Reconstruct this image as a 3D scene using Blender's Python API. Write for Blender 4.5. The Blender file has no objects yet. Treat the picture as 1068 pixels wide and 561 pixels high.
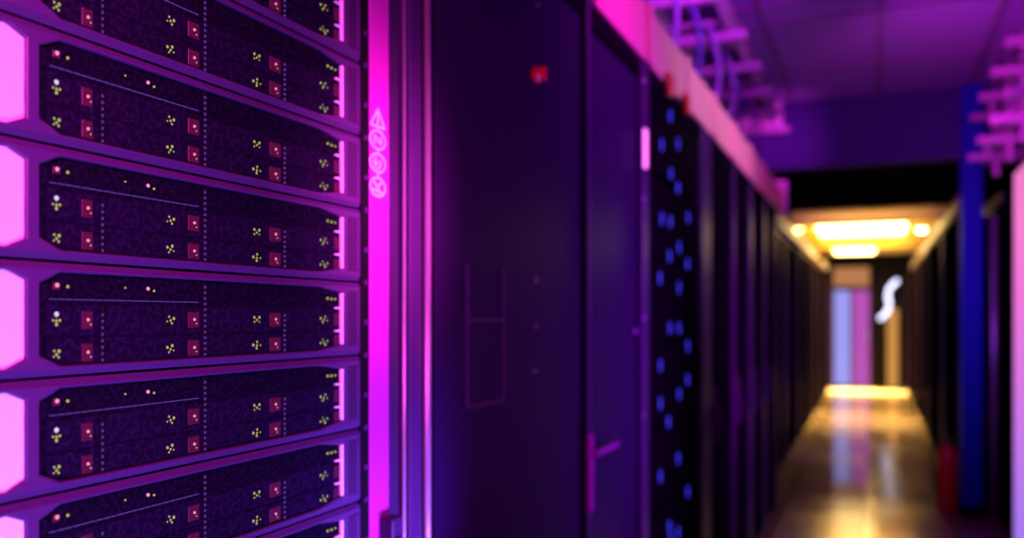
import bpy, bmesh, math, random
from mathutils import Vector, Matrix
random.seed(7)
C = bpy.context.scene.collection
sc = bpy.context.scene
PI = math.pi

# ------------------------------------------------------------------ camera
F = 900.0                      # focal length in pixels of a 1068 px wide frame
VPX, HOR = 912.0, 331.0        # aisle vanishing point, horizon
TH = math.atan((VPX - 534) / F)
CH = 1.5                       # camera height
cam_d = bpy.data.cameras.new('camera'); cam = bpy.data.objects.new('camera', cam_d); C.objects.link(cam)
cam.location = (0, 0, CH); cam.rotation_euler = (PI/2, 0, TH)
cam_d.sensor_width = 36; cam_d.lens = F / 1068 * 36
cam_d.shift_y = (HOR - 280.5) / 1068
cam_d.clip_start = 0.02
cam_d.dof.use_dof = True; cam_d.dof.focus_distance = 0.93; cam_d.dof.aperture_fstop = 2.3
sc.camera = cam
sc.view_settings.view_transform = 'Standard'; sc.view_settings.look = 'None'
sc.view_settings.exposure = 0; sc.view_settings.gamma = 1
sc.view_settings.use_curve_mapping = False

# ------------------------------------------------------------------ world and lights
w = bpy.data.worlds.new('world'); sc.world = w; w.use_nodes = True
w.node_tree.nodes['Background'].inputs[0].default_value = (0.25, 0.05, 0.6, 1)
w.node_tree.nodes['Background'].inputs[1].default_value = 0.02

def area(name, loc, look, sx, sy, power, col, spread=180):
    d = bpy.data.lights.new(name, 'AREA'); d.shape = 'RECTANGLE'; d.size = sx; d.size_y = sy
    d.energy = power; d.color = col; d.spread = math.radians(spread)
    o = bpy.data.objects.new(name, d); C.objects.link(o); o.location = loc
    v = Vector(look) - Vector(loc)
    o.rotation_euler = v.to_track_quat('-Z', 'Y').to_euler()
    return o
MAG = (1.0, 0.04, 0.60); VIO = (0.36, 0.13, 1.0); BLU = (0.10, 0.05, 1.0); WARM = (1.0, 0.60, 0.16)  # area lights below are unseen, without fixtures, aimed to colour what they face
area('key_pink_light', (0.05, -0.10, 2.05), (-0.68, 0.50, 1.68), 0.25, 0.4, 12, MAG, 85)
area('side_pink_light', (0.30, 1.13, 1.68), (-0.68, 1.125, 1.67), 0.10, 0.20, 2.3, (1.0, 0.06, 0.66), 30)
area('low_violet_light', (0.15, 0.20, 0.62), (-0.68, 0.50, 1.20), 0.4, 0.4, 12, VIO, 80)
area('low_violet_post_light', (0.10, 1.15, 0.80), (-0.68, 1.11, 1.16), 0.1, 0.2, 3.2, (0.30, 0.10, 1.0), 40)
area('violet_door_light', (0.75, 2.75, 1.4), (-0.68, 2.6, 1.45), 0.4, 1.6, 14, (0.38, 0.0, 1.0), 80)  # added, unseen: makes the dark doors turn violet
area('violet_row_light', (0.70, 4.3, 1.4), (-0.68, 5.0, 1.4), 0.4, 1.6, 12, (0.60, 0.0, 1.0), 90)
area('violet_far_light', (0.35, 8.6, 1.3), (-0.84, 10.0, 1.3), 0.3, 1.2, 7, (0.50, 0.0, 1.0), 90)  # added, unseen: brings out violet stiles beyond the header
area('tray_pink_light', (0.10, 2.15, 2.55), (-0.68, 2.35, 2.42), 0.3, 0.2, 2.0, (1.0, 0.02, 0.90), 80)
area('tray_amber_light', (0.35, 4.2, 2.75), (-0.68, 4.2, 2.42), 2.2, 0.3, 6.0, (0.68, 0.31, 0.58), 80)
area('tray_end_light', (-0.1, 6.5, 2.75), (-0.75, 7.2, 2.9), 0.2, 0.2, 1.5, (1.0, 0.03, 0.95), 60)
area('ceiling_violet_light', (-0.15, 3.2, 2.30), (0.15, 5.4, 3.25), 0.5, 2.0, 14, (0.42, 0.0, 1.0))
area('tray_violet_light', (-0.1, 3.0, 2.80), (-0.85, 4.3, 3.08), 0.3, 0.2, 6, (0.70, 0.02, 0.95), 60)
area('beam_light', (-0.1, 10.4, 2.45), (-0.1, 11.3, 2.80), 1.2, 0.1, 3, WARM, 70)  # added, unseen: brightens the front face of the far beam
area('right_tray_light', (0.1, 4.6, 2.5), (0.8, 6.2, 2.8), 0.4, 0.4, 8, (0.85, 0.02, 0.85), 100)
area('pillar_blue_light', (0.15, 5.9, 1.9), (0.68, 7.3, 1.6), 0.3, 1.4, 1.6, (0.20, 0.08, 1.0), 70)

# ------------------------------------------------------------------ pixel -> place
ct, st = math.cos(TH), math.sin(TH)
def ya(px, X=-0.68):
    u = (px - 534) / F
    return X * (ct + u*st) / (u*ct - st)
def zc(X, Y): return Y*ct - X*st
def ha(py, X, Y): return CH + (HOR - py) / F * zc(X, Y)

# ------------------------------------------------------------------ materials
def mat(name, col, rough=0.5, metal=0.0, emit=None, estr=0.0, coat=0.0, spec=0.5):
    m = bpy.data.materials.new(name); m.use_nodes = True
    b = m.node_tree.nodes['Principled BSDF']
    b.inputs['Base Color'].default_value = (*col, 1); b.inputs['Roughness'].default_value = rough
    b.inputs['Metallic'].default_value = metal; b.inputs['Coat Weight'].default_value = coat
    b.inputs['Specular IOR Level'].default_value = spec
    if emit:
        b.inputs['Emission Color'].default_value = (*emit, 1); b.inputs['Emission Strength'].default_value = estr
    return m
def noise_bump(m, scale, strength, dist=0.001, rough_var=None):
    nt = m.node_tree; b = nt.nodes['Principled BSDF']
    tc = nt.nodes.new('ShaderNodeTexCoord'); n = nt.nodes.new('ShaderNodeTexNoise'); n.inputs['Scale'].default_value = scale
    nt.links.new(tc.outputs['Object'], n.inputs['Vector'])
    bp = nt.nodes.new('ShaderNodeBump'); bp.inputs['Strength'].default_value = strength; bp.inputs['Distance'].default_value = dist
    nt.links.new(n.outputs['Fac'], bp.inputs['Height']); nt.links.new(bp.outputs['Normal'], b.inputs['Normal'])
    if rough_var:
        mr = nt.nodes.new('ShaderNodeMapRange'); mr.inputs['To Min'].default_value = rough_var[0]; mr.inputs['To Max'].default_value = rough_var[1]
        nt.links.new(n.outputs['Fac'], mr.inputs['Value']); nt.links.new(mr.outputs['Result'], b.inputs['Roughness'])
    return m
M = {}
M['bezel'] = noise_bump(mat('bezel grey plastic', (0.040, 0.017, 0.074), 0.45, spec=0.35), 300, 0.15, 0.0005)
M['panel'] = noise_bump(mat('pale ear panel', (0.72, 0.72, 0.72), 0.6), 60, 0.05)
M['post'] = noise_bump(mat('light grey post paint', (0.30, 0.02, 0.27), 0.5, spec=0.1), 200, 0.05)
M['mark'] = mat('white printed mark', (0.95, 0.95, 0.95), 0.6)
M['frame'] = noise_bump(mat('dark frame paint', (0.026, 0.010, 0.044), 0.4, spec=0.25), 250, 0.08)
M['black'] = noise_bump(mat('black steel', (0.006, 0.005, 0.008), 0.6, spec=0.0), 250, 0.08)
M['door'] = noise_bump(mat('dark gloss door', (0.020, 0.003, 0.042), 0.42, spec=0.04), 6, 0.01, 0.0005, (0.30, 0.38))
M['stile'] = noise_bump(mat('grey stile paint', (0.042, 0.014, 0.075), 0.40, spec=0.25), 250, 0.06)
M['bead'] = mat('satin metal bead', (0.50, 0.48, 0.56), 0.28, 0.6)
M['steel'] = mat('brushed steel', (0.60, 0.58, 0.62), 0.3, 0.85)
M['tray'] = noise_bump(mat('galvanised tray', (0.42, 0.38, 0.44), 0.45, 0.2), 60, 0.1)
M['duct'] = noise_bump(mat('pale yellow duct', (0.80, 0.55, 0.34), 0.45), 30, 0.08)
M['cable'] = mat('violet cable sleeve', (0.22, 0.12, 0.40), 0.5)
M['cable_dark'] = mat('dark blue cable sleeve', (0.05, 0.05, 0.22), 0.5)
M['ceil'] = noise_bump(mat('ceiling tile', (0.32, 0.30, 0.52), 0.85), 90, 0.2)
M['ceil_far'] = noise_bump(mat('ceiling tile with lamp glow in colour', (0.80, 0.66, 0.36), 0.8), 90, 0.2)  # warm lamp light on the far ceiling is put into this colour
M['ceil_rail'] = mat('ceiling rail', (0.20, 0.18, 0.25), 0.6)
M['wall'] = noise_bump(mat('wall paint', (0.05, 0.04, 0.17), 0.8, spec=0.2), 60, 0.1)
M['dark_wall'] = noise_bump(mat('dark wall paint', (0.012, 0.010, 0.016), 0.9, spec=0.0), 60, 0.1)
M['blue'] = noise_bump(mat('blue pillar paint', (0.004, 0.02, 0.42), 0.6, spec=0.2), 60, 0.08)
M['red'] = mat('red enamel', (0.80, 0.015, 0.02), 0.3, coat=0.4)
M['tag'] = mat('pale tag', (0.85, 0.80, 0.62), 0.5)
M['rubber'] = mat('black rubber', (0.006, 0.006, 0.006), 0.6, spec=0.0)
def em(name, col, s): return mat(name, (0.01, 0.01, 0.01), 0.5, emit=col, estr=s, spec=0.1)
M['led_y'] = em('yellow green led', (0.55, 0.56, 0.09), 0.8)
M['led_w'] = em('white led', (0.80, 0.65, 1.0), 0.9)
M['led_p'] = em('pink led', (1.0, 0.32, 0.55), 0.95)
M['led_b'] = em('blue led', (0.05, 0.04, 1.0), 1.2)
M['glow_v'] = em('violet tick glow', (0.17, 0.07, 0.65), 0.42)  # glow for tick glints and the dashed shelf line; no diodes
M['led_m'] = em('magenta led', (1.0, 0.15, 0.85), 2.2)
M['port'] = mat('pink port glass', (0.03, 0.004, 0.014), 0.4, spec=0.1, emit=(0.50, 0.04, 0.24), estr=0.06)
M['lamp'] = em('warm lamp diffuser', (1.0, 0.70, 0.22), 16.0)
M['lamp_w'] = em('white spot diffuser', (1.0, 0.86, 0.55), 12.0)
M['neon'] = em('white neon tube', (0.72, 0.72, 1.0), 3.0)
M['pane_b'] = em('blue lit glass', (0.36, 0.36, 1.0), 0.9)
M['pane_p'] = em('pink lit glass', (0.75, 0.12, 0.75), 0.6)
M['pane_o'] = em('orange lit glass', (1.0, 0.45, 0.10), 0.6)
M['pane_t'] = em('peach lit glass', (1.0, 0.40, 0.16), 0.45)
M['strip'] = None
def grid_mat(name, base, line, size, lw, rough, coat=0.0, bump=0.4):
    m = mat(name, base, rough, coat=coat); nt = m.node_tree; b = nt.nodes['Principled BSDF']
    g = nt.nodes.new('ShaderNodeNewGeometry'); s = nt.nodes.new('ShaderNodeSeparateXYZ'); nt.links.new(g.outputs['Position'], s.inputs[0])
    outs = []
    for ax, off in (('X', 0.07), ('Y', 0.1)):
        a = nt.nodes.new('ShaderNodeMath'); a.operation = 'ADD'; a.inputs[1].default_value = 60 + off; nt.links.new(s.outputs[ax], a.inputs[0])
        d = nt.nodes.new('ShaderNodeMath'); d.operation = 'PINGPONG'; d.inputs[1].default_value = size/2; nt.links.new(a.outputs[0], d.inputs[0])
        l = nt.nodes.new('ShaderNodeMath'); l.operation = 'LESS_THAN'; l.inputs[1].default_value = lw; nt.links.new(d.outputs[0], l.inputs[0])
        outs.append(l)
    mx = nt.nodes.new('ShaderNodeMath'); mx.operation = 'MAXIMUM'
    nt.links.new(outs[0].outputs[0], mx.inputs[0]); nt.links.new(outs[1].outputs[0], mx.inputs[1])
    # each tile slightly different
    n = nt.nodes.new('ShaderNodeTexNoise'); n.inputs['Scale'].default_value = 2.2; nt.links.new(g.outputs['Position'], n.inputs['Vector'])
    cell = nt.nodes.new('ShaderNodeVectorMath'); cell.operation = 'SNAP'; cell.inputs[1].default_value = (size, size, 10)
    addv = nt.nodes.new('ShaderNodeVectorMath'); addv.operation = 'ADD'; addv.inputs[1].default_value = (60+0.07, 60+0.1, 5)
    nt.links.new(g.outputs['Position'], addv.inputs[0]); nt.links.new(addv.outputs[0], cell.inputs[0])
    wn = nt.nodes.new('ShaderNodeTexWhiteNoise'); nt.links.new(cell.outputs[0], wn.inputs['Vector'])
    mr = nt.nodes.new('ShaderNodeMapRange'); mr.inputs['To Min'].default_value = max(0.03, rough-0.06); mr.inputs['To Max'].default_value = rough+0.12
    av = nt.nodes.new('ShaderNodeMath'); av.operation = 'MULTIPLY_ADD'; av.inputs[1].default_value = 0.75; nt.links.new(wn.outputs['Value'], av.inputs[0])
    nh = nt.nodes.new('ShaderNodeMath'); nh.operation = 'MULTIPLY'; nh.inputs[1].default_value = 0.25; nt.links.new(n.outputs['Fac'], nh.inputs[0]); nt.links.new(nh.outputs[0], av.inputs[2])
    nt.links.new(av.outputs[0], mr.inputs['Value']); nt.links.new(mr.outputs[0], b.inputs['Roughness'])
    sp = nt.nodes.new('ShaderNodeMapRange'); sp.inputs['To Min'].default_value = 0.9; sp.inputs['To Max'].default_value = 0.35
    nt.links.new(av.outputs[0], sp.inputs['Value']); nt.links.new(sp.outputs[0], b.inputs['Specular IOR Level'])
    c = nt.nodes.new('ShaderNodeMix'); c.data_type = 'RGBA'; c.inputs['A'].default_value = (*base, 1); c.inputs['B'].default_value = (*line, 1)
    nt.links.new(mx.outputs[0], c.inputs['Factor']); nt.links.new(c.outputs['Result'], b.inputs['Base Color'])
    bp = nt.nodes.new('ShaderNodeBump'); bp.inputs['Strength'].default_value = bump; bp.inputs['Distance'].default_value = 0.002; bp.invert = True
    nt.links.new(mx.outputs[0], bp.inputs['Height']); nt.links.new(bp.outputs[0], b.inputs['Normal'])
    return m
M['floor'] = grid_mat('polished floor tile', (0.42, 0.31, 0.21), (0.03, 0.025, 0.02), 0.6, 0.012, 0.10)
def honey(name, scale, c0, c1, thr):
    m = mat(name, c0, 0.6, spec=0.0); nt = m.node_tree; b = nt.nodes['Principled BSDF']
    tc = nt.nodes.new('ShaderNodeTexCoord'); v = nt.nodes.new('ShaderNodeTexVoronoi'); v.inputs['Scale'].default_value = scale
    v.feature = 'F1'; v.inputs['Randomness'].default_value = 0.35
    nt.links.new(tc.outputs['Object'], v.inputs['Vector'])
    r = nt.nodes.new('ShaderNodeValToRGB'); r.color_ramp.elements[0].position = thr; r.color_ramp.elements[0].color = (*c1, 1)
    r.color_ramp.elements[1].position = thr+0.15; r.color_ramp.elements[1].color = (*c0, 1)
    nt.links.new(v.outputs['Distance'], r.inputs[0])
    n = nt.nodes.new('ShaderNodeTexNoise'); n.inputs['Scale'].default_value = scale*0.35; n.inputs['Detail'].default_value = 3
    nt.links.new(tc.outputs['Object'], n.inputs['Vector'])
    mx = nt.nodes.new('ShaderNodeMix'); mx.data_type = 'RGBA'; mx.blend_type = 'MULTIPLY'; mx.inputs['Factor'].default_value = 0.6
    rr = nt.nodes.new('ShaderNodeValToRGB'); rr.color_ramp.elements[0].position = 0.42; rr.color_ramp.elements[1].position = 0.68
    nt.links.new(n.outputs['Fac'], rr.inputs[0])
    nt.links.new(r.outputs[0], mx.inputs['A']); nt.links.new(rr.outputs[0], mx.inputs['B']); nt.links.new(mx.outputs['Result'], b.inputs['Base Color'])
    return m
M['grille'] = honey('perforated dark face', 520, (0.010, 0.005, 0.024), (0.002, 0.002, 0.004), 0.35)
M['mesh'] = honey('perforated black door', 180, (0.010, 0.008, 0.013), (0.002, 0.002, 0.003), 0.4)
# light strip: glow colour ramps by height, lavender low, pink at the top end
m = em('two-tone light strip', (1, 0.3, 0.8), 0.9); nt = m.node_tree; b = nt.nodes['Principled BSDF']
g = nt.nodes.new('ShaderNodeNewGeometry'); s = nt.nodes.new('ShaderNodeSeparateXYZ'); nt.links.new(g.outputs['Position'], s.inputs[0])
mr = nt.nodes.new('ShaderNodeMapRange'); mr.inputs['From Min'].default_value = 0.2; mr.inputs['From Max'].default_value = 2.3; nt.links.new(s.outputs['Z'], mr.inputs['Value'])
r = nt.nodes.new('ShaderNodeValToRGB'); r.color_ramp.elements[0].color = (0.42, 0.22, 1.0, 1); r.color_ramp.elements[1].color = (1.0, 0.22, 0.66, 1)
e2 = r.color_ramp.elements.new(0.7); e2.color = (1.0, 0.20, 0.80, 1)
nt.links.new(mr.outputs[0], r.inputs[0]); nt.links.new(r.outputs[0], b.inputs['Emission Color'])
M['strip'] = m

# ------------------------------------------------------------------ mesh helpers
def nb(): return bmesh.new()
def box(bm, x0, x1, y0, y1, z0, z1, bev=0.0, seg=1):
    r = bmesh.ops.create_cube(bm, size=1.0)
    vs = r['verts']
    for v in vs:
        v.co = Vector((x0 + (v.co.x+.5)*(x1-x0), y0 + (v.co.y+.5)*(y1-y0), z0 + (v.co.z+.5)*(z1-z0)))
    if bev > 0:
        es = list({e for v in vs for e in v.link_edges})
        bmesh.ops.bevel(bm, geom=es, offset=bev, segments=seg, affect='EDGES', profile=0.5)
    return bm
def cyl(bm, p0, p1, r0, r1=None, n=16, cap=True):
    p0, p1 = Vector(p0), Vector(p1); r1 = r0 if r1 is None else r1
    d = p1 - p0; q = d.to_track_quat('Z', 'Y').to_matrix().to_4x4()
    mtx = Matrix.Translation((p0+p1)/2) @ q
    bmesh.ops.create_cone(bm, cap_ends=cap, cap_tris=False, segments=n, radius1=r0, radius2=r1, depth=d.length, matrix=mtx)
    return bm
def tube(bm, pts, r, n=8):
    pts = [Vector(p) for p in pts]; rings = []
    for i, p in enumerate(pts):
        t = (pts[min(i+1, len(pts)-1)] - pts[max(i-1, 0)]).normalized()
        u = t.cross(Vector((0, 0, 1)));  u = u if u.length > 1e-3 else t.cross(Vector((0, 1, 0)))
        u.normalize(); v = t.cross(u)
        rings.append([bm.verts.new(p + r*(math.cos(2*PI*k/n)*u + math.sin(2*PI*k/n)*v)) for k in range(n)])
    for a, bb in zip(rings, rings[1:]):
        for k in range(n): bm.faces.new((a[k], a[(k+1) % n], bb[(k+1) % n], bb[k]))
    bm.faces.new(rings[0][::-1]); bm.faces.new(rings[-1])
    return bm
def ball(bm, c, r, sx=1, sy=1, sz=1, u=12, v=8):
    bmesh.ops.create_uvsphere(bm, u_segments=u, v_segments=v, radius=r, matrix=Matrix.Translation(c) @ Matrix.Diagonal((sx, sy, sz, 1)))
    return bm
def obj(name, bm, m, parent=None, smooth=False, label=None):
    me = bpy.data.meshes.new(name); bmesh.ops.recalc_face_normals(bm, faces=bm.faces[:]); bm.to_mesh(me); bm.free()
    return objm(name, me, m, parent, smooth, label)
def objm(name, me, m, parent=None, smooth=False, label=None):
    me.materials.clear(); me.materials.append(M[m] if isinstance(m, str) else m)
    if smooth:
        for p in me.polygons: p.use_smooth = True
    o = bpy.data.objects.new(name, me); C.objects.link(o)
    if parent is not None: o.parent = parent
    if label: o['label'] = label
    return o
def tag(o, label, cat, group=None):
    o['label'] = label; o['category'] = cat
    if group: o['group'] = group
    return o
def thing(name, label, cat, loc=(0, 0, 0), group=None):
    o = bpy.data.objects.new(name, None); C.objects.link(o); o.location = loc; o.empty_display_size = 0.1
    return tag(o, label, cat, group)
def struct(name, bm, m):
    o = obj(name, bm, m); o['kind'] = 'structure'; return o
def kids(o): return [c for c in bpy.data.objects if c.parent == o]
def dup(o, loc=None, parent=None):
    c = o.copy(); C.objects.link(c); c.parent = parent
    if loc is not None: c.location = loc
    for k in kids(o): dup(k, None, c)
    return c
def bezel_mesh(y0, y1, z0, z1, holes, ch=0.0062, lip=0.0014, deep=0.02):
    """front plate at x=0 with outward chamfers all round, and octagonal openings with a small lip."""
    from mathutils.geometry import tessellate_polygon
    bm = nb()
    rect = lambda c: [(y0+c*0.6, z0+c), (y1-c*0.6, z0+c), (y1-c*0.6, z1-c), (y0+c*0.6, z1-c)]
    mk_ = lambda pts, x: [bm.verts.new((x, a, b_)) for a, b_ in pts]
    def strip(A, B):
        for k in range(len(A)): bm.faces.new((A[k], A[(k+1) % len(A)], B[(k+1) % len(A)], B[k]))
    F = mk_(rect(ch), 0.0); O = mk_(rect(0), -0.0050); Bk = mk_(rect(0), -deep)
    strip(F, O); strip(O, Bk)
    loops = [F]
    for h in holes:
        e = (h[0]-lip, h[1]+lip, h[2]-lip, h[3]+lip) + tuple(h[4:])
        A = mk_(octo(*e), 0.0); B = mk_(octo(*h), -lip); Cc = mk_(octo(*h), -deep)
        strip(A, B); strip(B, Cc); loops.append(A)
    flat = [v for l in loops for v in l]
    for t in tessellate_polygon([[v.co.copy() for v in l] for l in loops]):
        bm.faces.new([flat[q] for q in t])
    return bm
def octo(a0, a1, b0, b1, ca0, cb0, ca1, cb1):
    return [(a0+ca0, b0), (a1-ca1, b0), (a1, b0+cb1), (a1, b1-cb1), (a1-ca1, b1), (a0+ca0, b1), (a0, b1-cb0), (a0, b0+cb0)]

# ------------------------------------------------------------------ the room
YS = 7.35                      # plane of the header over the passage
YE = 20.0                      # end wall
CZ, CZF = 3.25, 2.86           # ceiling heights before and after the header
struct('floor', box(nb(), -2.2, 2.2, -2.0, YE+0.3, -0.1, 0.0), 'floor')
struct('wall_left', box(nb(), -2.2, -2.1, -2.0, YE, 0, CZ), 'dark_wall')
struct('wall_right', box(nb(), 2.1, 2.2, -2.0, YE, 0, CZ), 'dark_wall')
struct('wall_near', box(nb(), -2.2, 2.2, -2.1, -2.0, 0, CZ), 'dark_wall')
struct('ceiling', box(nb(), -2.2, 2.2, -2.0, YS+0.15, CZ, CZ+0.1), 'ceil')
bm = nb()
for x in (-1.17, -0.60, 0.03, 0.66, 1.3): box(bm, x-0.014, x+0.014, -2, YS, CZ-0.018, CZ)
for y in (0.2, 1.4, 2.6, 3.8, 5.0, 5.30, 6.35): box(bm, -2.1, 2.1, y-0.014, y+0.014, CZ-0.017, CZ)
struct('trim_1', bm, 'ceil_rail')
o = struct('wall_header', box(nb(), -2.1, 2.1, YS, YS+0.15, 2.71, CZ), 'wall')
o = struct('trim_2', box(nb(), -2.1, 2.1, YS+0.16, YS+0.8, 2.71, 2.77), 'dark_wall')
struct('trim_shade_slab', box(nb(), -2.1, 2.1, YS+0.15, 10.9, 2.775, CZF), 'black')  # black slab added for the unlit near stretch of the far ceiling
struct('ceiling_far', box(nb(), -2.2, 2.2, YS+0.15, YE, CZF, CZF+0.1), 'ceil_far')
bm = nb()
for y in (9.0, 10.2, 12.6, 15.6, 17.0): box(bm, -2.1, 2.1, y-0.014, y+0.014, CZF-0.02, CZF)
struct('trim_3', bm, 'ceil_rail')
struct('wall_far', box(nb(), -2.2, 2.2, YE, YE+0.15, 0, CZF), 'dark_wall')
# blue pillar at the end of the near right row
bm = nb(); box(bm, 0.605, 0.745, YS-0.06, YS+0.14, 0.0, CZ, 0.008, 2)
pil = struct('wall_pillar', bm, 'blue')
struct('baseboard_pillar', box(nb(), 0.597, 0.753, YS-0.068, YS+0.148, 0, 0.09), 'black')

# ------------------------------------------------------------------ near server rack
RX = -0.68
y_unit0, y_l0, y_l1, y_o0, y_o1, y_unit1 = 0.40, 0.425, ya(28), ya(42), ya(358.5), ya(377)
P = 0.1052; HH = P/2
seam0 = ha(268, RX, ya(0))              # the seam nearest eye level
rack = thing('server_rack', 'open-fronted server rack with magenta lit post, leftmost in the row and filled with servers', 'server rack', (RX, 0.42, 0))
def rp(name, bm, m, parent=rack, **k):  # parts of the rack, given in world coordinates
    bm.transform(Matrix.Translation((-RX, -0.42, 0)))
    return obj(name, bm, m, parent, **k)
ytop = 2.2
rp('side_panel', box(nb(), -1.68, RX-0.02, 0.36, 0.39, 0.05, ytop), 'frame')
rp('side_panel', box(nb(), -1.68, RX-0.03, ya(446), ya(449), 0.05, ytop), 'frame')
rp('back_panel', box(nb(), -1.70, -1.68, 0.36, ya(449), 0.05, ytop), 'black')
rp('top_panel', box(nb(), -1.68, RX-0.005, 0.36, ya(449), ytop, ytop+0.03, 0.004), 'frame')
rp('plinth', box(nb(), -1.68, RX-0.005, 0.36, ya(449), 0, 0.05), 'black')
# slotted mounting rail in the dark gap beside the ears
bm = nb(); box(bm, RX-0.03, RX-0.003, ya(378.2), ya(386.5), 0.05, ytop)
rp('mounting_rail', bm, 'black')
bm = nb(); box(bm, RX-0.035, RX-0.001, ya(386.8), ya(406.5), 0.05, ytop, 0.002, 2)
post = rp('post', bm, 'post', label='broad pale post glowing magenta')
# printed symbols: an arrow and three ringed signs on one stem
def mark_pt(px, py):
    Y = ya(px, RX+0.004); return (Y, ha(py, RX, Y))
bm = nb()
mk = RX - 0.0005
def stroke(pts, wd=0.0016):
    for (a, b_), (c, d) in zip(pts, pts[1:]):
        v = Vector((c-a, d-b_)); L = v.length
        if L < 1e-6: continue
        u = v/L; n = Vector((-u.y, u.x))*wd; e = u*wd*0.5
        q = [Vector((a, b_))-e-n, Vector((c, d))+e-n, Vector((c, d))+e+n, Vector((a, b_))-e+n]
        lo = [bm.verts.new((mk-0.0008, p.x, p.y)) for p in q]; hi = [bm.verts.new((mk+0.0006, p.x, p.y)) for p in q]
        bm.faces.new(hi); bm.faces.new(lo[::-1])
        for k in range(4): bm.faces.new((lo[k], lo[(k+1) % 4], hi[(k+1) % 4], hi[k]))
cxm = (ya(387.5)+ya(401))/2
SC = zc(RX, cxm)/F             # metres per pixel of height
def mp(dx, py): return (cxm + dx*SC*1.55, ha(py, RX, cxm))
stroke([mp(-9, 132), mp(0, 114), mp(9, 132), mp(-9, 132)])
stroke([mp(0, 113), mp(0, 137)])
def ring(py, r):
    stroke([(mp(r*math.cos(t*PI/10), py)[0], mp(0, py - r*math.sin(t*PI/10))[1]) for t in range(21)])
for py in (146, 170, 195): ring(py, 9.5)
stroke([mp(-4, 150), mp(-4, 142), mp(4, 150), mp(4, 142)], 0.0014)
stroke([mp(0, 155), mp(0, 161)]); stroke([mp(0, 179), mp(0, 186)])
stroke([mp(-3, 165), mp(-3, 175)], 0.0018); stroke([mp(3, 167), mp(3, 173), mp(0, 176)], 0.0014); stroke([mp(-6, 170), mp(0, 170)], 0.0012)
stroke([mp(-5, 190), mp(4, 201)], 0.0016); stroke([mp(4, 190), mp(-1, 196)], 0.0016); stroke([mp(-7, 198), mp(0, 200)], 0.0014)
rp('printed_symbols', bm, 'mark', post, label='white arrow above three ringed signs')
# channel profiles right of the post
rp('channel_panel', box(nb(), RX-0.03, RX-0.008, ya(406.5), ya(420), 0.05, ytop), 'frame')
rp('edge_bead', cyl(nb(), (RX-0.002, ya(422.5), 0.05), (RX-0.002, ya(422.5), ytop), 0.0024), 'bead', smooth=True)
rp('channel_recess', box(nb(), RX-0.04, RX-0.03, ya(420), ya(432), 0.05, ytop), 'black')
rp('channel_panel', box(nb(), RX-0.03, RX-0.004, ya(430), ya(442.5), 0.05, ytop, 0.002), 'stile')
rp('edge_bead', cyl(nb(), (RX-0.001, ya(446), 0.05), (RX-0.001, ya(446), ytop), 0.0062, n=24), 'bead', smooth=True)
zb = ha(541, RX+0.02, ya(398))
bm = nb(); box(bm, RX-0.001, RX+0.022, ya(396), ya(408), zb-0.13, zb, 0.003, 2); box(bm, RX+0.022, RX+0.03, ya(398), ya(403), zb-0.10, zb-0.03, 0.002)
rp('latch_box', bm, 'frame', label='dark latch box low on the post')
for k in range(-4, 5):
    z = seam0 + k*P
    for dz in (0, 0.047): rp('rail_screw', cyl(nb(), (RX-0.016, ya(382.5), z+dz), (RX-0.0005, ya(382.5), z+dz), 0.0040, n=12), 'stile')
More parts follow.
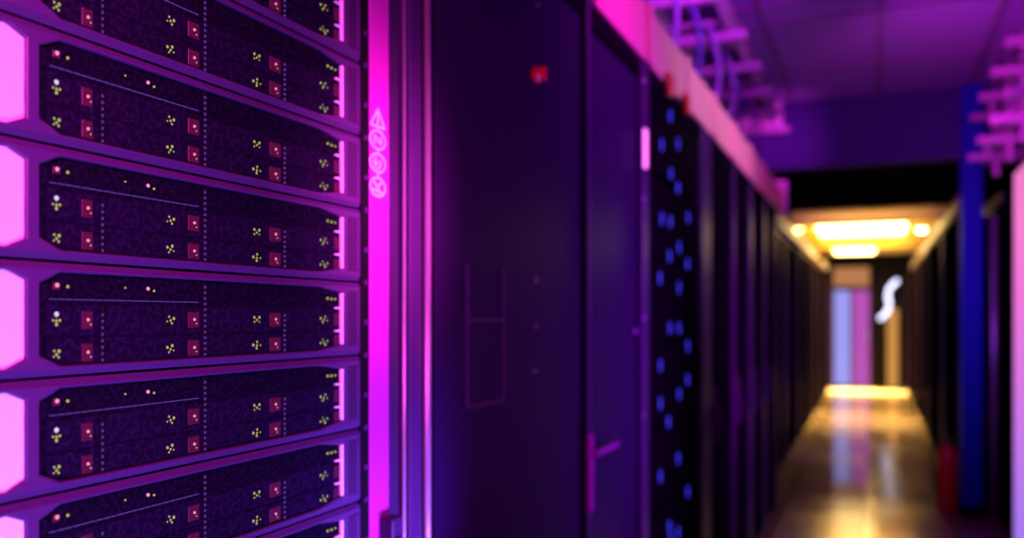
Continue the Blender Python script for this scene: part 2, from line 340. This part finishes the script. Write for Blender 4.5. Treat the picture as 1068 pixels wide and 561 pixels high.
# --- one server unit, origin at (RX, y_unit0, centre height)
D = 0.0042                      # recess of the dark face behind the bezel front
def unit():
    t = thing('server', '', 'server')
    Y = lambda px: ya(px, RX-D) - y_unit0
    rail = 0.0100
    lo, hi = -HH+0.0014, HH-0.0014
    h1 = (y_l0-y_unit0, y_l1-y_unit0, -HH+rail, HH-rail, 0.004, 0.004, 0.018, 0.008)
    h2 = (y_o0-y_unit0, y_o1-y_unit0, -HH+rail, HH-rail, 0.022, 0.0105, 0.055, 0.0075)
    obj('bezel', bezel_mesh(0, y_unit1-y_unit0, lo, hi, [h1, h2]), 'bezel', t)
    bm = nb(); box(bm, -0.02, -0.004, 0.008, y_o0-y_unit0-0.006, -HH+rail-0.002, HH-rail+0.002)
    objm_p = obj('ear_panel', bm, 'panel', t, label='bright pink end panel')
    bm = nb(); box(bm, -0.03, -D-0.001, y_o0-y_unit0-0.004, y_o1-y_unit0+0.004, -HH+rail-0.002, HH-rail+0.002)
    obj('face_plate', bm, 'grille', t)
    bm = nb(); box(bm, -0.003, 0.0012, y_o1-y_unit0+0.010, y_unit1-y_unit0-0.0075, -HH+0.014, HH-0.014, 0.0008)
    el = obj('ear_latch', bm, 'frame', t, label='dark latch plate on the right ear')
    bm = nb(); box(bm, 0.0010, 0.0022, y_unit1-y_unit0-0.0135, y_unit1-y_unit0-0.0105, -HH+0.017, HH-0.017, 0.0005)
    obj('latch_edge', bm, 'bezel', el)
    # narrow bright lip down the right end of the opening
    ye = y_o1 - y_unit0
    box_y = lambda a: a
    bm = nb(); box(bm, -D-0.001, -0.0005, ye-0.0035, ye+0.0005, -HH+rail+0.007, HH-rail-0.007, 0.0006)
    obj('end_lip', bm, 'panel', t)
    for fr in (0.36, 0.66):
        z = HH - fr*P
        obj('latch_tab', box(nb(), -D-0.001, -D+0.003, ye-0.016, ye-0.003, z-0.0012, z+0.0012, 0.0004), 'panel', t)
    xf = -D - 0.001
    def dot(bm, y, z, r=0.0011, x=xf): ball(bm, (x+0.0006, y, z), r, 0.8, 1, 1, 8, 6)
    rows = (0.51, 0.80)
    div = [47, 107, 214, 297, 357]
    cl = [59, 178, 268, 338]; pt = [91, 202, 287, 351]
    for r_, fr in enumerate(rows):
        z = HH - fr*P
        for c in range(4):
            a, bb = Y(div[c])+0.003, Y(div[c+1])-0.003
            z0, z1 = z-0.0145+ (0.0 if r_ == 0 else 0.001), z+0.0145
            bm = nb(); box(bm, xf-0.002, xf+0.0008, a, bb, z0, z1, 0.0006)
            d = obj('drive_carrier', bm, 'grille', t)
            bm = nb(); cy = Y(cl[c]); s = 1.0 + 0.1*c
            for k in range(4):
                an = k*PI/2 + 0.4*c + 0.7*r_
                dot(bm, cy + 0.0036*s*math.cos(an)*(1+0.25*c), z + 0.0038*math.sin(an), 0.0014+0.0004*math.sin(5*k+c+r_))
            dot(bm, cy, z-0.0005, 0.0014)
            obj('status_light', bm, 'led_y', d, label='yellow-green cluster of status lights')
            cy = Y(pt[c]); wy = 0.0062*(1+0.35*c) if c < 3 else 0.006
            bm = nb(); box(bm, xf, xf+0.0016, cy-wy, cy+wy, z-0.0085, z+0.0085, 0.0007)
            p = obj('port', bm, 'port', d, label='dim pink square port')
            if c < 3:
                bm = nb(); dot(bm, cy, z+0.0005, 0.0016, xf+0.0016); dot(bm, cy+0.003, z-0.004, 0.0008, xf+0.0016)
                # kept inside the port colour group
                obj('port_light', bm, 'led_p', d, label='pink port light')
    # white light above the first cluster
    bm = nb(); dot(bm, Y(59), HH-0.455*P, 0.0024); obj('power_light', bm, 'led_w', t, label='white power light')
    # top strip lights
    z = HH-0.215*P
    bm = nb(); box(bm, xf, xf+0.0015, Y(59)-0.004, Y(59)+0.004, z-0.0035, z+0.0035, 0.0008); obj('button', bm, 'port', t)
    for px_, r0 in ((59, 0.0021), (154, 0.0019)):
        bm = nb(); dot(bm, Y(px_), z+0.001, r0, xf+0.0010); obj('button_light', bm, 'led_p', t, label='pink button light')
    for px_, dz_, r0 in ((71, 0, 0.0015), (131, 0.001, 0.0010), (161, -0.001, 0.0013), (346, -0.003, 0.0018)):
        bm = nb(); dot(bm, Y(px_), z+dz_, r0)
        if px_ == 346: dot(bm, Y(342), z+dz_+0.0005, 0.0018); dot(bm, Y(350), z+dz_, 0.0015)
        obj('signal_light', bm, 'led_y', t, label='small yellow-green signal light')
    # dividers: glowing ticks paint in the tiny reflections along the seams
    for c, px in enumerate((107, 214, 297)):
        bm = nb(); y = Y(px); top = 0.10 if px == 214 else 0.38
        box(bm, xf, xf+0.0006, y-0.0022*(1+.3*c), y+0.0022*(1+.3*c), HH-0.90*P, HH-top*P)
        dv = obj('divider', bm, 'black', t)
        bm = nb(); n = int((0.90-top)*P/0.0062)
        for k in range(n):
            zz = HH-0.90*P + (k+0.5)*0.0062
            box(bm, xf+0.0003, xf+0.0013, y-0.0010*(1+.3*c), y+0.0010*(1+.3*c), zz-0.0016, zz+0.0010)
        obj('divider_ticks', bm, 'glow_v', dv)
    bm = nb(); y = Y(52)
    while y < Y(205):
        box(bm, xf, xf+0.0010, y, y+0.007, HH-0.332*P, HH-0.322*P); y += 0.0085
    obj('shelf_line', bm, 'glow_v', t)
    bm = nb(); box(bm, -0.62, -0.03, 0.03, y_unit1-y_unit0-0.03, -HH+0.004, HH-0.004)
    obj('chassis', bm, 'black', t)
    return t
proto = unit()
names = ['topmost server in the rack, only its lower right corner showing at the top edge',
         'second server from the top, cut off at upper left by the picture edge',
         'third server from the top, dark face with yellow and pink lights below a slanting seam',
         'fourth server from the top, dark lit face just above eye level',
         'fifth server from the top, dark lit face with the most level seam above it',
         'sixth server from the top, dark bluish lit face just below eye level',
         'seventh server from the top, dark bluish lit face near the bottom edge',
         'lowest server in the rack, only its upper right corner showing at the bottom edge']
for i in range(8):
    zcn = seam0 + (3-i+0.5)*P
    o = proto if i == 0 else dup(proto)
    o.location = (RX, y_unit0, zcn); o['label'] = names[i]; o['category'] = 'server'; o['group'] = 'servers stacked in the near rack'

# ------------------------------------------------------------------ cabinets along the left
def cab_body(t, X, y0, y1, H, s=-1, depth=0.95):
    """carcass behind the door plane X; s=-1 stands on the left of the aisle, +1 on the right"""
    xs = lambda d: X + s*d
    def bx(bm, d0, d1, a, b_, z0, z1, bev=0.0):
        x0, x1 = sorted((xs(d0), xs(d1))); return box(bm, x0-t.location.x, x1-t.location.x, a-t.location.y, b_-t.location.y, z0, z1, bev)
    return bx
def cabinet(name, label, X, y0, y1, H=2.32, s=-1, door='door', stile_w=(0.02, 0.05), stile='stile', handle=True, group=None, cat='server cabinet', zh=1.05, rec=0.012):
    t = thing(name, label, cat, (X + s*0.4, (y0+y1)/2, 0), group)
    bx = cab_body(t, X, y0, y1, H, s)
    g = 0.002
    obj('body', bx(nb(), 0.035, 0.95, y0+g, y1-g, 0.06, H, 0.004), 'black', t)
    obj('plinth', bx(nb(), 0.05, 0.93, y0+0.01, y1-0.01, 0, 0.06), 'black', t)
    bm = nb(); bx(bm, 0.0, 0.035, y0+g, y0+stile_w[0], 0.06, H, 0.003)
    obj('stile', bm, stile, t)
    bm = nb(); bx(bm, -0.004, 0.035, y1-stile_w[1], y1-g, 0.06, H, 0.005)
    obj('stile', bm, stile, t)
    bm = nb(); bx(bm, 0.0, 0.035, y0+stile_w[0], y1-stile_w[1], H-0.06, H, 0.003); obj('top_rail', bm, 'black', t)
    d = None
    if door:
        bm = nb(); bx(bm, rec, 0.034, y0+stile_w[0]+g, y1-stile_w[1]-g, 0.07, H-0.062, 0.002)
        d = obj('door', bm, door, t)
        if handle:
            yh = y0+stile_w[0]+0.06
            bm = nb(); bx(bm, rec-0.022, rec, yh-0.015, yh+0.015, zh-0.13, zh+0.13, 0.004)
            h = obj('handle', bm, 'frame', d)
            bm = nb(); bx(bm, rec-0.04, rec-0.022, yh-0.008, yh+0.010, zh-0.10, zh+0.04, 0.004); obj
            bm2 = bm
            obj('handle_lever', bm2, 'frame', d)
    return t, d

LX = RX
# cabinet 2: solid dark door
c2, d2 = cabinet('server_cabinet', 'solid dark door cabinet with red lock knob, right beside the magenta lit rack', LX, ya(451), ya(613)-0.012, door='door', stile_w=(0.003, 0.035), stile='black', handle=False, rec=0.004)
L2 = c2.location
def loc(bm, t): bm.transform(Matrix.Translation(-Vector(t.location))); return bm
Xd = LX - 0.004
def on(px, py, X=Xd):
    Y = ya(px, X); return Vector((X, Y, ha(py, X, Y)))
for px, py in ((560.5, 5), (558.5, 292), (558.5, 340), (557.5, 387)):
    p = on(px, py); bm = nb(); cyl(bm, p-Vector((0.002, 0, 0)), p+Vector((0.003, 0, 0)), 0.0050, 0.0042, 14)
    obj('screw', loc(bm, c2), 'steel', d2)
# faint reflection in the door, shaped as thin raised lines
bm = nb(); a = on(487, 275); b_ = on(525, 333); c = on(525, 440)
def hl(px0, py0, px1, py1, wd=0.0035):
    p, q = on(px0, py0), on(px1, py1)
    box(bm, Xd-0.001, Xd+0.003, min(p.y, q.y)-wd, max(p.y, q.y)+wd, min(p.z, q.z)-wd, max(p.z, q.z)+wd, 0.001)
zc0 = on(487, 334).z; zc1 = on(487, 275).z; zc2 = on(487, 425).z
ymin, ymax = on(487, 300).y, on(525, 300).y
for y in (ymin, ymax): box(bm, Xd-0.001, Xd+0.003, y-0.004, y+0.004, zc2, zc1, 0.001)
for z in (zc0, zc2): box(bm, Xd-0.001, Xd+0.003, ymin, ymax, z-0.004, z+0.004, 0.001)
obj('reflection_lines', loc(bm, c2), 'stile', d2, label='faint reflected frame built as thin raised lines')
# red lock knob with pale key tag
p = on(558, 78)
bm = nb(); cyl(bm, p-Vector((0.001, 0, 0)), p+Vector((0.012, 0, 0)), 0.017, 0.015, 24); box(bm, p.x+0.010, p.x+0.026, p.y-0.006, p.y+0.006, p.z-0.015, p.z+0.015, 0.003, 2)
kn = obj('lock_knob', loc(bm, c2), 'red', d2, smooth=False, label='red lock knob')
bm = nb(); box(bm, p.x+0.013, p.x+0.016, p.y-0.022, p.y-0.010, p.z-0.024, p.z-0.003, 0.002)
obj('key_tag', loc(bm, c2), 'tag', d2, label='pale key tag')

# cabinet 3: door with handle, corner light and edge screws
y3a, y3b = ya(613), ya(676)
c3, d3 = cabinet('server_cabinet', 'dark cabinet with swing handle and small glowing magenta light, third from the left', LX, y3a, y3b-0.002, door='door', stile_w=(0.03, 0.09), handle=False)
bm = nb(); Xh = LX + 0.01
p0, p1 = on(617.5, 453, Xh), on(617.5, 530, Xh)
yb = p0.y
box(bm, LX-0.013, LX+0.010, yb-0.016, yb+0.020, on(617, 535, Xh).z, p0.z, 0.005, 2)
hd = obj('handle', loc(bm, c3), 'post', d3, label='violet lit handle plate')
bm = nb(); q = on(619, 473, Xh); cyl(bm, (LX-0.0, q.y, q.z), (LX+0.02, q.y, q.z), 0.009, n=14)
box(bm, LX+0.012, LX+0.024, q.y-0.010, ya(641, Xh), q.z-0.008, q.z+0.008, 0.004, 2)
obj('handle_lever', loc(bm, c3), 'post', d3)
for px, py in ((671.5, 84), (671.5, 207), (671.5, 331), (663, 345), (671, 433)):
    p = on(px, py, LX+0.003); bm = nb(); ball(bm, p, 0.0085, 0.6, 1, 1)
    obj('stile_screw', loc(bm, c3), 'steel', c3, smooth=True)
p = on(672.5, 155, LX+0.004)
bm = nb(); box(bm, LX-0.002, LX+0.010, p.y-0.016, p.y+0.016, p.z-0.062, p.z+0.062, 0.004, 2)
obj('corner_light', loc(bm, c3), 'led_m', c3, label='small upright magenta indicator light')

# cabinet 4: open rack with blue lights
y4a, y4b = ya(676), ya(741)
c4, d4 = cabinet('server_cabinet', 'open black rack dotted with blue indicator lights, fourth from the left', LX, y4a+0.002, y4b-0.003, door=None, stile_w=(0.012, 0.22), stile='stile')
blues = [(699,121),(690,151),(707,150),(699.5,181),(707,196),(699,182.5),(708,198),(690,228),(699,231),(717.5,227),(708,258),(717,275),(698,267),(688,290),(708,300),(698.5,342),(708,342),(717,361),(688.5,381),(717,396),(708,411),(688.5,421),(697,440),(707,478),(688.5,497),(717,513),(698,549),(707,555),(699,562)]
seen = []
pan = {}
for k in range(6):
    z0 = 0.55 + k*0.29
    bm = nb(); box(bm, LX-0.045, LX-0.012, y4a+0.014, y4b-0.222, z0, z0+0.27, 0.003)
    pan[k] = obj('equipment_panel', loc(bm, c4), 'rubber', c4)
for px, py in blues:
    if any(abs(px-a)+abs(py-b_) < 4 for a, b_ in seen): continue
    seen.append((px, py)); p = on(px, py, LX-0.012)
    bm = nb(); box(bm, p.x-0.002, p.x+0.003, p.y-0.009, p.y+0.009, p.z-0.021, p.z+0.021, 0.003, 2)
    k = min(5, max(0, int((p.z-0.55)/0.29)))
    obj('indicator_light', loc(bm, c4), 'led_b', pan[k], label='blue indicator light')

# the rest of the near left row
edges = [741, 775, 795, 811, 822.5]
ys = [ya(741)]
while ys[-1] + 0.72 < YS: ys.append(ys[-1] + 0.72)
wd = ['fifth from the left beside the rack of blue lights', 'sixth from the left, black with a narrow violet stile', 'seventh from the left, partly behind its neighbour', 'last of the near row before the passage header']
for k in range(len(ys)-1):
    cabinet('server_cabinet', 'tall dark server cabinet, ' + wd[min(k, 3)], LX, ys[k], ys[k+1]-0.004, door='mesh', stile_w=(0.03, 0.11 if k else 0.03), handle=True)
yl = ys[-1]
print('left near row ends', yl, len(ys))
ORN = ['first', 'second', 'third', 'fourth', 'fifth', 'sixth', 'seventh', 'eighth', 'ninth', 'tenth', 'eleventh', 'twelfth', 'thirteenth', 'fourteenth', 'fifteenth']
FLX, FRX = -0.84, 0.60
y = YS+0.35; k = 0
while y + 0.8 < YE-0.3:
    cabinet('server_cabinet', 'dark server cabinet on the left beyond the header, %s in that row' % ORN[k], FLX, y, y+0.8, H=2.3, door='mesh', stile_w=(0.03, 0.12), stile='stile' if k % 2 else 'black', handle=False, group='left cabinets beyond the header')
    cabinet('server_cabinet', 'dark server cabinet on the right beyond the header, %s in that row' % ORN[k], FRX, y, y+0.8, H=2.3, s=1, door='mesh', stile_w=(0.03, 0.10), stile='stile' if k % 3 == 1 else 'black', handle=False, group='right cabinets beyond the header')
    y += 0.805; k += 1
# near right cabinets
NRX = 0.82
rl = ['with a bright pink to lavender light strip up its edge', 'with a thin violet metal edge, next to the blue pillar']
for k, (a, b_) in enumerate(((5.02, 6.28), (6.29, 7.26))):
    t, d = cabinet('server_cabinet', 'black cabinet ' + rl[k], NRX, a, b_, H=2.30, s=1, door='mesh', stile_w=(0.04, 0.06), stile='black', handle=False)
    bx = cab_body(t, NRX, a, b_, 2.3, 1)
    if k == 0:
        bm = nb(); bx(bm, -0.012, -0.004, 5.55, 6.22, 0.1, 2.40, 0.003)
        obj('light_strip', bm, 'strip', t, label='pink to lavender glowing edge strip')
    else:
        bm = nb(); y5 = 7.20; cyl(bm, (NRX-0.012-t.location.x, y5-t.location.y, 0.06), (NRX-0.012-t.location.x, y5-t.location.y, 2.25), 0.020, n=16)
        obj('edge_tube', bm, 'bead', t, smooth=True, label='thin violet-lit metal edge')

# ------------------------------------------------------------------ overhead raceway and trays
bm = nb()
tX = RX
t = thing('cable_raceway', 'pale pink-lit solid cable raceway running over the left cabinets', 'cable raceway', (tX, 2.0, 2.27))
y0r, y1r = 1.9, YS-0.10
bm = nb(); box(bm, tX-0.02, tX, y0r, y1r, 2.33, 2.515, 0.004, 2); box(bm, tX-0.30, tX-0.02, y0r, y1r, 2.33, 2.345); box(bm, tX-0.30, tX-0.28, y0r, y1r, 2.345, 2.515, 0.004)
obj('channel', loc(bm, t), 'duct', t)
y = y0r + 0.25
while y < y1r-0.1:
    bm = nb(); box(bm, tX-0.001, tX+0.012, y-0.03, y+0.03, 2.326, 2.520, 0.003); obj('joint_collar', loc(bm, t), 'duct', t); y += 0.62
bm = nb(); box(bm, tX-0.31, tX+0.03, y1r-0.02, y1r+0.06, 2.325, 2.60, 0.008, 2); obj('end_cap', loc(bm, t), 'panel', t, label='pink lit end cap')
for y in (3.02, 3.32):
    p = Vector((tX+0.01, y, 2.235)); bm = nb(); box(bm, tX+0.006, tX+0.024, y-0.03, y+0.03, 2.28, 2.36, 0.005, 2); obj('clip', loc(bm, t), 'red', t, label='reddish clip')

def ladder(name, label, xa, xb, y0, y1, z, h, side, cap=True, hang=True):
    t = thing(name, label, 'cable tray', ((xa+xb)/2, y0, z))
    for x in (xa, xb):
        bm = nb(); box(bm, x-0.012, x+0.012, y0, y1, z, z+h, 0.003); obj('side_rail', loc(bm, t), 'tray', t)
    y = y0+0.15
    while y < y1-0.05:
        bm = nb(); box(bm, xa+0.012, xb-0.012, y-0.02, y+0.02, z+0.01, z+0.035, 0.003); obj('rung', loc(bm, t), 'tray', t); y += 0.42
    y = y0+0.3
    while hang and y < y1:
        for x in (xa-side*0.0, ):
            bm = nb(); cyl(bm, (x, y, z-0.03), (x, y, CZ), 0.007, n=8); obj('hanger_rod', loc(bm, t), 'steel', t)
        bm = nb(); box(bm, min(xa, xb)-(0.17 if side > 0 else 0.06), max(xa, xb)+(0.09 if side < 0 else 0.06), y-0.03, y+0.03, z-0.05, z-0.001, 0.004); box(bm, xa-side*0.0-0.02, xa+0.02, y-0.03, y+0.03, z-0.16, z-0.05, 0.004); obj('bracket', loc(bm, t), 'tray', t)
        y += 0.62
    if cap:
        bm = nb(); box(bm, xa-0.03, xb+0.03, y1-(0.22 if side < 0 else 0.04), y1+0.05, z-0.02, z+h+0.02, 0.006); obj('end_plate', loc(bm, t), 'panel', t)
    return t
ladder('cable_ladder', 'ladder cable tray hung close under the ceiling above the left raceway', -1.02, -0.71, 1.9, YS-0.12, 3.02, 0.15, -1)
ladder('cable_ladder', 'upper ladder cable tray close under the ceiling on the right', 0.80, 1.16, 3.6, YS-0.2, 2.96, 0.11, 1)
ladder('cable_ladder', 'lower ladder cable tray with pink-lit brackets just over the right cabinets', 0.76, 1.05, 3.9, YS-0.3, 2.62, 0.10, 1, cap=True, hang=True)
ORD = ['first', 'second', 'third', 'fourth', 'fifth', 'sixth', 'seventh', 'eighth', 'ninth', 'tenth', 'eleventh', 'twelfth', 'thirteenth', 'fourteenth', 'fifteenth']
def bundle(name, label, pts_of, n, r, m, group=None):
    t = None
    for k in range(n):
        bm = nb(); tube(bm, pts_of(k), r, 8)
        o = obj(name, bm, m if isinstance(m, str) else m[k % len(m)], None, smooth=True)
        tag(o, label % ORD[n-1-k if pts_of is up else k], 'cable', group)
def up(k):
    rnd = random.Random(k); x = -0.975+0.045*k; ph = rnd.random()*6
    return [(x + 0.015*math.sin(ph+i*1.3), 1.95 + i*0.26, 3.09 + 0.012*math.sin(ph+i) + (0.03 if k % 2 else 0)) for i in range(21)]
bundle('data_cable', 'data cable on the left ladder tray under the ceiling, %s from the aisle', up, 6, 0.016, ('cable', 'cable_dark', 'cable'), 'cables on the left ladder tray')
def rt(k):
    rnd = random.Random(k+50); x = 0.90+0.045*k; ph = rnd.random()*6
    return [(x + 0.012*math.sin(ph+i*1.3), 3.65 + i*0.26, 3.015 + 0.01*math.sin(ph+i)) for i in range(13)]
bundle('data_cable', 'data cable on the right ladder tray under the ceiling, %s from the aisle', rt, 5, 0.016, ('cable_dark', 'cable'), 'cables on the right ladder tray')
for k in range(9):            # loops dropping from the ladder tray to the raceway
    rnd = random.Random(k+9); y = 2.6 + k*0.5; x = -0.80 - 0.03*rnd.random()
    pts = []
    for i in range(9):
        a = i/8; pts.append((x - 0.06*a + 0.07*math.sin(a*PI), y + 0.14*a + 0.04*math.sin(a*7+k), 3.05 - 0.50*a + 0.0*math.sin(a*PI)))
    bm = nb(); tube(bm, pts, 0.014, 8); o = obj('drop_cable', bm, 'cable' if k % 3 else 'cable_dark', None, smooth=True)
    tag(o, 'drop cable bending from ladder tray to left raceway, %s along from the camera' % ORD[k], 'cable', 'drop cables over the left raceway')

# ceiling fixture
t = thing('ceiling_vent', 'faint square ceiling vent plate in the violet near ceiling', 'ceiling vent', (-0.36, 4.2, CZ-0.02))
Yv = 4.55
bm = nb(); box(bm, -0.35, -0.13, Yv-0.12, Yv+0.12, CZ-0.03, CZ, 0.004); obj('frame', loc(bm, t), 'tray', t)
bm = nb()
for k in range(5): box(bm, -0.33, -0.15, Yv-0.09+k*0.042, Yv-0.075+k*0.042, CZ-0.036, CZ-0.028)
obj('slats', loc(bm, t), 'panel', t)

# ------------------------------------------------------------------ far aisle: lamps, beam, trays, end wall
def lamp(label, xa, xb, ya_, yb_, power, z=CZF):
    t = thing('ceiling_lamp', label, 'ceiling lamp', ((xa+xb)/2, (ya_+yb_)/2, z-0.07))
    bm = nb(); box(bm, xa-0.03, xb+0.03, ya_-0.03, yb_+0.03, z-0.05, z, 0.004); obj('housing', loc(bm, t), 'tray', t)
    bm = nb(); box(bm, xa, xb, ya_, yb_, z-0.066, z-0.045, 0.004); obj('diffuser', loc(bm, t), 'lamp', t, label='glowing warm diffuser')
    area('far_lamp_light', ((xa+xb)/2, (ya_+yb_)/2, z-0.09), ((xa+xb)/2, (ya_+yb_)/2, 0), xb-xa, yb_-ya_, power, WARM, 75)
    return t
area('ceiling_fill_light', (-0.2, 15.8, 2.40), (-0.2, 15.801, CZF), 1.2, 4.5, 130, (1.0, 0.47, 0.02), 150)  # unseen uplight added to warm the far ceiling
lamp('wide warm ceiling lamp, the nearest lit one in the far aisle', -0.78, 0.42, 13.2, 14.7, 70)
lamp('smaller warm ceiling lamp close to the end wall', -0.72, 0.0, 17.6, 18.8, 110)
bm = nb(); box(bm, -0.95, 0.85, 11.3, 11.42, CZF-0.19, CZF-0.07, 0.006)
tag(obj('ceiling_beam', bm, 'duct'), 'thin golden-lit beam crossing the far aisle under the ceiling', 'beam')
for px, py, r, lb, mm in ((961, 237, 0.085, 'bright round white spotlight at the right of the far ceiling', 'lamp_w'), (833.5, 238, 0.06, 'small round warm spotlight at the left of the far ceiling', 'lamp')):
    Z = 13.3; X = (px-VPX)*Z*ct/F; Y = (Z + X*st)/ct; z = CH + (HOR-py)/F*Z
    t = thing('spotlight', lb, 'spotlight', (X, Y, z))
    bm = nb(); cyl(bm, (0, 0, 0.03), (0, 0, CZF-z), 0.02, n=10); obj('stem', bm, 'black', t)
    bm = nb(); cyl(bm, (0, 0.10, 0.0), (0, -0.02, 0.0), r*1.1, r*1.2, 20); obj('housing', bm, 'black', t)
    bm = nb(); ball(bm, (0, -0.03, 0), r, 1, 0.4, 1, 20, 12); obj('bulb', bm, mm, t, smooth=True)
t1 = ladder('cable_ladder', 'golden-lit cable tray along the left of the far ceiling', -1.25, -0.90, 8.4, YE-1.0, 2.45, 0.12, -1, cap=False, hang=False)
t2 = ladder('cable_ladder', 'golden-lit cable tray along the right of the far ceiling', 0.68, 1.00, 8.4, YE-1.0, 2.45, 0.12, 1, cap=False, hang=False)
for tt in (t1, t2):
    for y in (9.0, 11.6, 14.2, 16.8):
        for c in kids(tt)[:2]:
            pass
        xa = -1.07 if tt is t1 else 0.84
        bm = nb(); cyl(bm, (xa, y, 2.46), (xa, y, CZF), 0.008, n=8); obj('hanger_rod', loc(bm, tt), 'steel', tt)

# end wall: glazed door, transom, side window
def endx(px): return (px-VPX)*zc(0, YE)*ct/F
def endz(py): return CH + (HOR-py)/F*zc(-0.3, YE)
fr = nb()
xs0, xs1, xs2 = -0.80, -0.46, -0.10
zt = endz(303)
for x in (xs0-0.06, xs1-0.02, xs2): box(fr, x, x+0.05, YE-0.08, YE-0.001, 0.0, zt+0.05, 0.004)
box(fr, xs0-0.06, xs2+0.05, YE-0.08, YE-0.001, zt, zt+0.08, 0.004)
d = struct('door_1', fr, 'frame')
bm = nb(); box(bm, xs0-0.01, xs1-0.02, YE-0.05, YE-0.02, 0.03, zt); obj('glass_pane', bm, 'pane_b', d)
bm = nb(); box(bm, xs1+0.03, xs2, YE-0.05, YE-0.02, 0.03, zt); obj('glass_pane', bm, 'pane_p', d)
bm = nb(); box(bm, xs2-0.06, xs2-0.03, YE-0.14, YE-0.10, 0.95, 1.25, 0.006); box(bm, xs2-0.055, xs2-0.035, YE-0.12, YE-0.05, 1.0, 1.02); box(bm, xs2-0.055, xs2-0.035, YE-0.12, YE-0.05, 1.18, 1.2); obj('door_handle', bm, 'steel', d)
bm = nb(); box(bm, -0.82, -0.10, YE-0.06, YE-0.001, zt+0.10, zt+0.50)
wn = struct('window_1', bm, 'pane_t')
bm = nb(); box(bm, 0.25, 0.46, YE-0.06, YE-0.001, 0.03, endz(322))
wn = struct('window_2', bm, 'pane_o')
# curved white neon tube on the end wall
pts = []
for i in range(17):
    a = i/16; px = 935 - 19*a - 5*math.sin(a*2*PI)*0.9 + 1; py = 293 + 40*a
    pts.append((endx(px), YE-0.22, endz(py)))
bm = nb(); tube(bm, pts, 0.040, 12)
t = thing('neon_lamp', 'curved white neon tube lamp glowing at the far end wall', 'neon lamp', (pts[8][0], YE-0.2, pts[8][2]))
obj('tube', loc(bm, t), 'neon', t, smooth=True)
bm = nb()
for q in (pts[2], pts[14]): cyl(bm, q, (q[0], YE-0.001, q[2]), 0.015, n=8)
obj('wall_clips', loc(bm, t), 'steel', t)
# threshold and small red call box low on the wall
bm = nb(); box(bm, -0.95, 0.60, 18.4, 19.0, 0.0, 0.02, 0.004)
tag(obj('threshold_plate', bm, 'tag'), 'bright golden threshold plate across the far floor', 'threshold')
area('threshold_light', (-0.2, 18.7, 2.6), (-0.2, 18.8, 0), 0.6, 0.4, 60, WARM, 60)

# ------------------------------------------------------------------ fire extinguisher
ex, ey = 0.52, 7.45
t = thing('fire_extinguisher', 'red fire extinguisher standing on the floor against the blue pillar', 'fire extinguisher', (ex, ey, 0))
prof = [(0.0, 0.0), (0.070, 0.0), (0.078, 0.012), (0.078, 0.42), (0.070, 0.46), (0.045, 0.49), (0.025, 0.50), (0.022, 0.53), (0.0, 0.53)]
bm = nb(); n = 28; rings = []
for r, z in prof: rings.append([bm.verts.new((r*math.cos(2*PI*k/n), r*math.sin(2*PI*k/n), z)) for k in range(n)] if r > 0 else [bm.verts.new((0, 0, z))])
for a, b_ in zip(rings, rings[1:]):
    for k in range(n):
        if len(a) == 1: bm.faces.new((a[0], b_[k], b_[(k+1) % n]))
        elif len(b_) == 1: bm.faces.new((a[k], a[(k+1) % n], b_[0]))
        else: bm.faces.new((a[k], a[(k+1) % n], b_[(k+1) % n], b_[k]))
obj('cylinder_body', bm, 'red', t, smooth=True)
bm = nb(); cyl(bm, (0, 0, 0.53), (0, 0, 0.575), 0.022, n=14); obj('valve', bm, 'steel', t)
bm = nb(); box(bm, -0.015, 0.015, -0.12, 0.02, 0.60, 0.615, 0.004); box(bm, -0.012, 0.012, -0.10, 0.02, 0.565, 0.578, 0.003); obj('squeeze_handle', bm, 'black', t)
bm = nb(); tube(bm, [(-0.02, 0.0, 0.56), (-0.08, -0.02, 0.55), (-0.105, -0.03, 0.48), (-0.10, -0.03, 0.30), (-0.09, -0.02, 0.16)], 0.011); obj('hose', bm, 'rubber', t, smooth=True)
